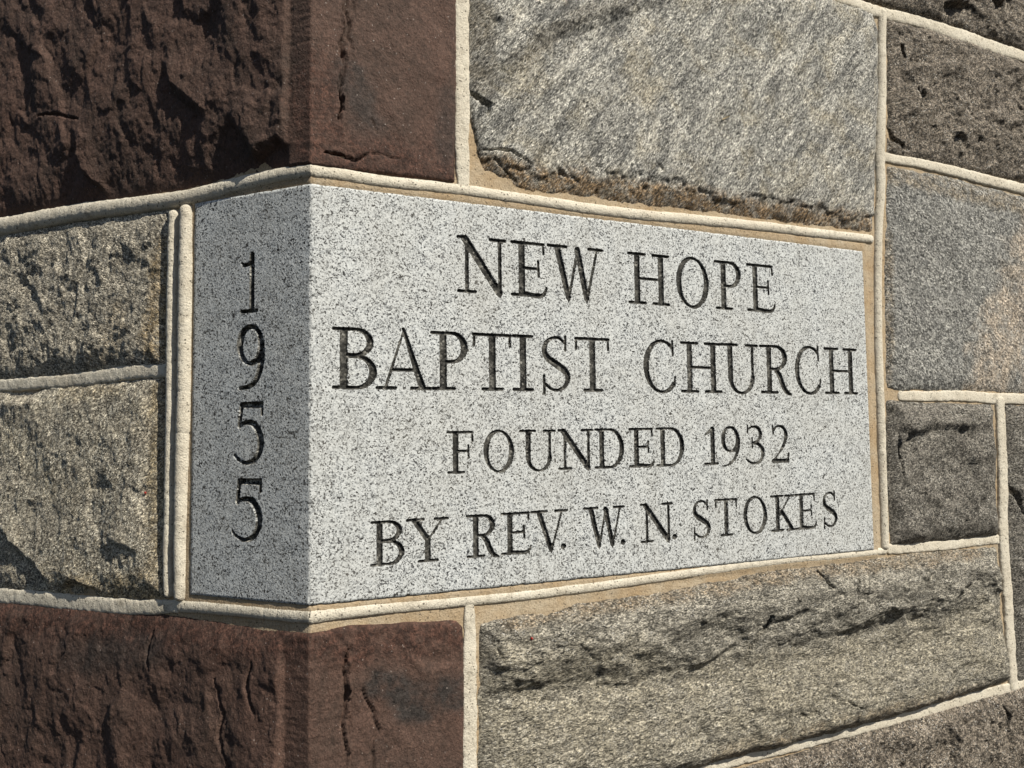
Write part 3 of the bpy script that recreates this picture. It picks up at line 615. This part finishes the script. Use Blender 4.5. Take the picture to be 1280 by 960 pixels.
Gd = {    # the larger cut numerals of the date
 '1': [stem(.66, .02, 1.0, .105), ln(.02, .84, .18, .80, .05, .065), curve([(.12, .80), (.4, .81), (.64, .86)], [.07, .075, .065]), ln(.02, .03, .98, .03, .07)],
 '9': [ell(.47, .68, .41, .29, 0, 360, .135, .075, 44, .3), curve([(.88, .70), (.90, .45), (.76, .18), (.5, .04), (.06, .0)], [.135, .13, .11, .09, .065]), ln(.55, .40, .86, .42, .05)],
 '5': [ln(.26, .94, .92, .935, .105, .115), ln(.24, .95, .18, .60, .085), ln(.97, .97, .96, .78, .055), curve([(.16, .60), (.40, .66), (.70, .62), (.90, .44), (.90, .24), (.73, .07), (.45, .015), (.2, .05), (.02, .13)], [.055, .08, .12, .14, .13, .105, .07, .06, .055], 16)],
}

ROWS = [
 ('NEWHOPE', [(573, 632), (640.5, 684.5), (686, 754), (787, 836.5), (847, 886), (895, 926.5), (935.5, 970)], ((575, 365.5), (950, 390)), ((575, 294), (950, 330.5))),
 ('BAPTISTCHURCH', [(417, 469), (471.5, 538), (540, 584), (592, 639), (642.5, 666), (678, 713), (720, 762), (806, 845.5), (853, 902), (904, 948), (952, 989), (995.5, 1027), (1032.5, 1072)], ((430, 486.5), (1050, 493)), ((430, 409), (1050, 435))),
 ('FOUNDED1932', [(560, 592), (605.6, 642), (651, 694), (699, 741), (745, 779.5), (787.5, 819), (821.7, 855), (881, 898), (903, 927), (932.5, 956), (965, 987)], ((570, 592), (975, 578)), ((570, 539), (975, 532))),
 ('BYREVWNSTOKES', [(465, 504), (509, 560), (584, 623), (627.5, 665), (665, 710), (731, 781), (802, 841), (867, 888.5), (895, 922), (930.7, 959), (965, 994.5), (995.5, 1021.6), (1029.6, 1047)], ((480, 707), (1035, 659)), ((480, 651), (1035, 615))),
]
DOTS = [(704.5, 683), (779, 677.5), (843.5, 671)]
glyphs = []           # name, strokes in metres, bounding box
def add_glyph(name, g, s0, s1, z0, z1, weight=1.0):
    w, hgt = s1 - s0, z1 - z0
    st = [(np.stack([s0 + p[:, 0] * w, z0 + p[:, 1] * hgt], 1), wd * hgt * weight) for p, wd in g]
    a = np.vstack([p for p, _ in st])
    glyphs.append((name, st, a.min(0) - 0.008, a.max(0) + 0.008))
rng = np.random.default_rng(5)
for text, xs, (b0, b1), (t0, t1) in ROWS:
    for ch, (x0, x1) in zip(text, xs):
        f0 = (x0 - b0[0]) / (b1[0] - b0[0]); xm = (x0 + x1) / 2; fm = (xm - b0[0]) / (b1[0] - b0[0])
        yb_ = b0[1] + (b1[1] - b0[1]) * fm; yt_ = t0[1] + (t1[1] - t0[1]) * fm
        (sa, za), (sb, zb), (sm, zt), (_, zbm) = unproject([(x0, yb_), (x1, yb_), (xm, yt_), (xm, yb_)], False)
        nm = 'numeral' if ch.isdigit() else 'letter'
        add_glyph(nm, G[ch], sa, sb, zbm, zt, 1.24 if zt < 0.25 else 1.12)
for (u, v) in DOTS:
    (sc, zc), = unproject([(u, v)], False)
    add_glyph('full_stop', G['.'], sc - 0.0039, sc + 0.0039, zc - 0.0039, zc + 0.0039)
for ch, x0, x1, y0, y1 in (('1', 301.5, 321.6, 391, 316), ('9', 297.7, 330, 485, 406), ('5', 292.7, 328.5, 579.7, 501.4), ('5', 290, 326.5, 676, 597)):
    xm = (x0 + x1) / 2
    (sa, z_), (sb, z_), (sm, zt), (sm, zb) = unproject([(x0, y0), (x1, y0), (xm, y1), (xm, y0)], True)
    add_glyph('numeral', Gd[ch], sa, sb, zb, zt)

def merge(zs):
    zs = sorted(zs); out = [list(zs[0])]
    for a, b in zs[1:]:
        if a < out[-1][1] + 0.004: out[-1][1] = max(out[-1][1], b)
        else: out.append([a, b])
    return out

def granite_face(s0, s1, gl, fine, depth, wall_w, mat):
    zz = merge([(g[2][1], g[3][1]) for g in gl]); sz = merge([(g[2][0], g[3][0]) for g in gl])
    xs, ys = axis(s0, s1, sz + [(-0.005, 0.005)], fine, 0.003), axis(0.0, GH, zz, fine, 0.003)
    S, Z = np.meshgrid(xs, ys)
    sd = np.full(S.shape, 1.0); own = np.full(S.shape, -1)
    for k, (nm, st, lo, hi) in enumerate(gl):
        i0, i1 = np.searchsorted(xs, lo[0]), np.searchsorted(xs, hi[0]); j0, j1 = np.searchsorted(ys, lo[1]), np.searchsorted(ys, hi[1])
        x, y = S[j0:j1, i0:i1], Z[j0:j1, i0:i1]
        x = x + 0.00035 * perlin(x / 0.004, y / 0.004, 3); y = y + 0.00035 * perlin(x / 0.004 + 9, y / 0.004, 4)
        best = np.full(x.shape, 1.0)
        for P, w in st:
            for n in range(len(P) - 1):
                (x0, y0), (x1, y1) = P[n], P[n + 1]
                dx, dy = x1 - x0, y1 - y0; l2 = dx * dx + dy * dy + 1e-14
                tt = np.clip(((x - x0) * dx + (y - y0) * dy) / l2, 0, 1)
                best = np.minimum(best, np.hypot(x - x0 - tt * dx, y - y0 - tt * dy) - 0.5 * (w[n] + (w[n + 1] - w[n]) * tt))
        sub = sd[j0:j1, i0:i1]; so = own[j0:j1, i0:i1]
        m = best < sub; sub[m] = best[m]; so[m] = k
    gy, gx = np.gradient(sd, ys, xs); gn = np.hypot(gx, gy) + 1e-9
    snap = (np.abs(sd) < 0.5 * fine) & (own >= 0)
    mv = np.where(snap, -sd / np.maximum(gn, 0.5), 0.0); mv = np.clip(mv, -0.5 * fine, 0.5 * fine)
    S2, Z2 = S + mv * gx / gn, Z + mv * gy / gn
    sd = np.where(snap, 0.0, sd)
    h = -depth * np.clip(-sd / wall_w, 0, 1) ** 0.8 + np.where(sd < -wall_w * 0.8, 0.0005 * perlin(S / 0.003, Z / 0.003, 8), 0)
    h = h + 0.00025 * perlin(S / 0.02, Z / 0.02, 12) * (np.abs(S) > 1e-6)
    nick = np.maximum(0, fbm(S * 0, Z, 0.012, 4, 301, .65) - 0.05)
    h = h - (0.0035 * nick + 0.0004) * np.clip(1 - np.abs(S) / (0.0012 + 0.004 * nick), 0, 1)
    Z2[0] += 0.0022 * np.maximum(0, fbm(S[0], S[0] * 0 + .3, 0.02, 4, 305, .65)); Z2[-1] -= 0.0022 * np.maximum(0, fbm(S[0], S[0] * 0 + .7, 0.02, 4, 307, .65))
    co = fold(S2, Z2, h, 0.0015).reshape(-1, 3)
    F = grid_faces(*S.shape)
    cut = (sd.ravel()[F] <= 0).all(1) & (own.ravel()[F] >= 0).all(1)
    return co, F, cut, own.ravel(), S.shape

parts_v, parts_f, off = [], [], 0
right = [g for g in glyphs if g[2][0] > 0]; left = [g for g in glyphs if g[2][0] < 0]
for gl, a, b, dep, ww, mat in ((right, 0.0, GR, 0.0030, 0.0016, M_letter), (left, GL, 0.0, 0.0062, 0.0022, M_date)):
    co, F, cut, own, shp = granite_face(a, b, gl, 0.00092, dep, ww, mat)
    fo = own[F[:, 0]]
    for k, g in enumerate(gl):
        f = F[cut & (fo == k)]
        if not len(f): continue
        v, f, _ = compact(co, f)
        mesh_object(g[0], v, f, mat, corner)
    # sides of the block
    nr, nc = shp; i = np.arange(nr * nc).reshape(nr, nc)
    v = co; f = [F[~cut]]
    rings = [i[0, :], i[-1, ::-1]] + ([i[:, -1]] if b > 0 else [i[::-1, 0]])
    for r in rings:
        n0 = len(v); p = co[r].copy()
        nrm = np.where((p @ NR)[:, None] > -1e-4, NR, NL) if b > 0 else np.repeat(NL[None], len(p), 0)
        v = np.vstack([v, p - nrm * 0.0012 + 0, p - nrm * 0.015])
        k = len(r); u0 = n0 + np.arange(k); u1 = u0 + k
        f.append(np.stack([r[1:], r[:-1], u0[:-1], u0[1:]], 1)); f.append(np.stack([u0[1:], u0[:-1], u1[:-1], u1[1:]], 1))
    parts_v.append(v); parts_f.append(np.vstack(f) + off); off += len(v)
v, f, _ = compact(np.vstack(parts_v), np.vstack(parts_f))
mesh_object('granite_block', v, f, M_granite, corner)

# ------------------------------------------------------------------ tiny things on the stones
bpy.context.view_layer.update()
def touch(o, u, v):
    """where the sight line through a photo point meets a stone, and the surface normal there"""
    d = RN @ np.array([(u - 640) / F_PX, -(v - 480) / F_PX, -1.0]); d /= np.linalg.norm(d)
    ok, p, n, _ = o.ray_cast(Vector(CAM), Vector(d))
    return p, (n if n.dot(Vector(d)) < 0 else -n)

def plain(name, col, rough):
    n = Nodes(name)
    return n.finish(n.mix(n.ramp(n.noise(900, 3, 0.6), [(0.4, 0.0), (0.6, 1.0)]), tuple(x * 0.7 for x in col), col), rough, 0.3)
M_mite = plain('red_mite_body', (0.42, 0.025, 0.02), 0.5)
M_flake = plain('dry_straw', (0.52, 0.42, 0.27), 0.8)

def mite(o, u, v, ang, label):
    p, nrm = touch(o, u, v)
    root = empty('red_mite', p, label, 'mite'); root['group'] = 'red mites on the stones'
    q = Vector(nrm).to_track_quat('Z', 'Y').to_matrix(); M = np.array(q) @ np.array(Matrix.Rotation(ang, 3, 'Z'))
    nu, nv = 12, 9
    th, ph = np.meshgrid(np.linspace(0, 2 * math.pi, nu, endpoint=False), np.linspace(0.02, math.pi - 0.02, nv))
    egg = np.stack([np.sin(ph) * np.cos(th) * (0.0015 + 0.0002 * np.cos(th)), np.sin(ph) * np.sin(th) * 0.0011, np.cos(ph) * 0.0008 + 0.0009], -1).reshape(-1, 3)
    f = [[r * nu + c, r * nu + (c + 1) % nu, (r + 1) * nu + (c + 1) % nu, (r + 1) * nu + c] for r in range(nv - 1) for c in range(nu)]
    mesh_object('body', egg @ M.T, f, M_mite, root)
    for k in range(8):
        a = (0.5 + 0.7 * (k % 4)) * (1 if k < 4 else -1)
        c, e = np.array([math.cos(a), math.sin(a), 0]), np.array([-math.sin(a), math.cos(a), 0])
        pts = [c * 0.0009 + [0, 0, .0009], c * 0.0017 + [0, 0, .0012], c * 0.0024 + [0, 0, .0001]]
        vv = [x + dx for x in pts for dx in (e * .00012, -e * .00012, np.array([0, 0, .0002]))]
        ff = [[i * 3 + j, i * 3 + (j + 1) % 3, (i + 1) * 3 + (j + 1) % 3, (i + 1) * 3 + j] for i in range(2) for j in range(3)]
        mesh_object('leg', np.array(vv) @ M.T, ff, M_mite, root)
mite(stone_tan, 182, 616, 0.6, 'tiny red mite on the tan-grey stone left of the date')
mite(stone_long, 665, 798, 2.0, 'tiny red mite on the long banded stone below the cornerstone')

p, nrm = touch(stone_pale, 905, 148)                        # a curled dry flake of straw
root = p + nrm * 0.0008
k = 14; tt = np.linspace(-1, 1, k)
X = tt * 0.008; wv = 0.0011 * np.sqrt(np.maximum(0.02, 1 - tt ** 2)); up = 0.0025 * tt ** 2 + 0.0006
top = np.stack([np.stack([X, up * 0 + 0.0012 * tt + sgn * wv, up + (0.0004 if sgn else 0.0)], 1) for sgn in (-1, 0, 1)], 1)
ver = np.concatenate([top.reshape(-1, 3), top.reshape(-1, 3) - [0, 0, 0.0003]])
fa = [[i * 3 + j, i * 3 + j + 1, (i + 1) * 3 + j + 1, (i + 1) * 3 + j] for i in range(k - 1) for j in range(2)]
fb = [[x + k * 3 for x in q_[::-1]] for q_ in fa]
fe = [[i * 3 + j, (i + 1) * 3 + j, (i + 1) * 3 + j + k * 3, i * 3 + j + k * 3] for i in range(k - 1) for j in (0, 2)]
Rf = np.array([DR * math.cos(.35) + np.array([0, 0, math.sin(.35)]), -DR * math.sin(.35) + np.array([0, 0, math.cos(.35)]), NR]).T
fl = mesh_object('straw_flake', ver @ Rf.T, np.array(fa + fb + fe), M_flake); fl.location = root
fl['label'] = 'tiny curled straw flake stuck on the large pale grey stone'; fl['category'] = 'straw flake'
print('triangles', sum(len(o.data.polygons) * 2 for o in scene.objects if o.type == 'MESH'))
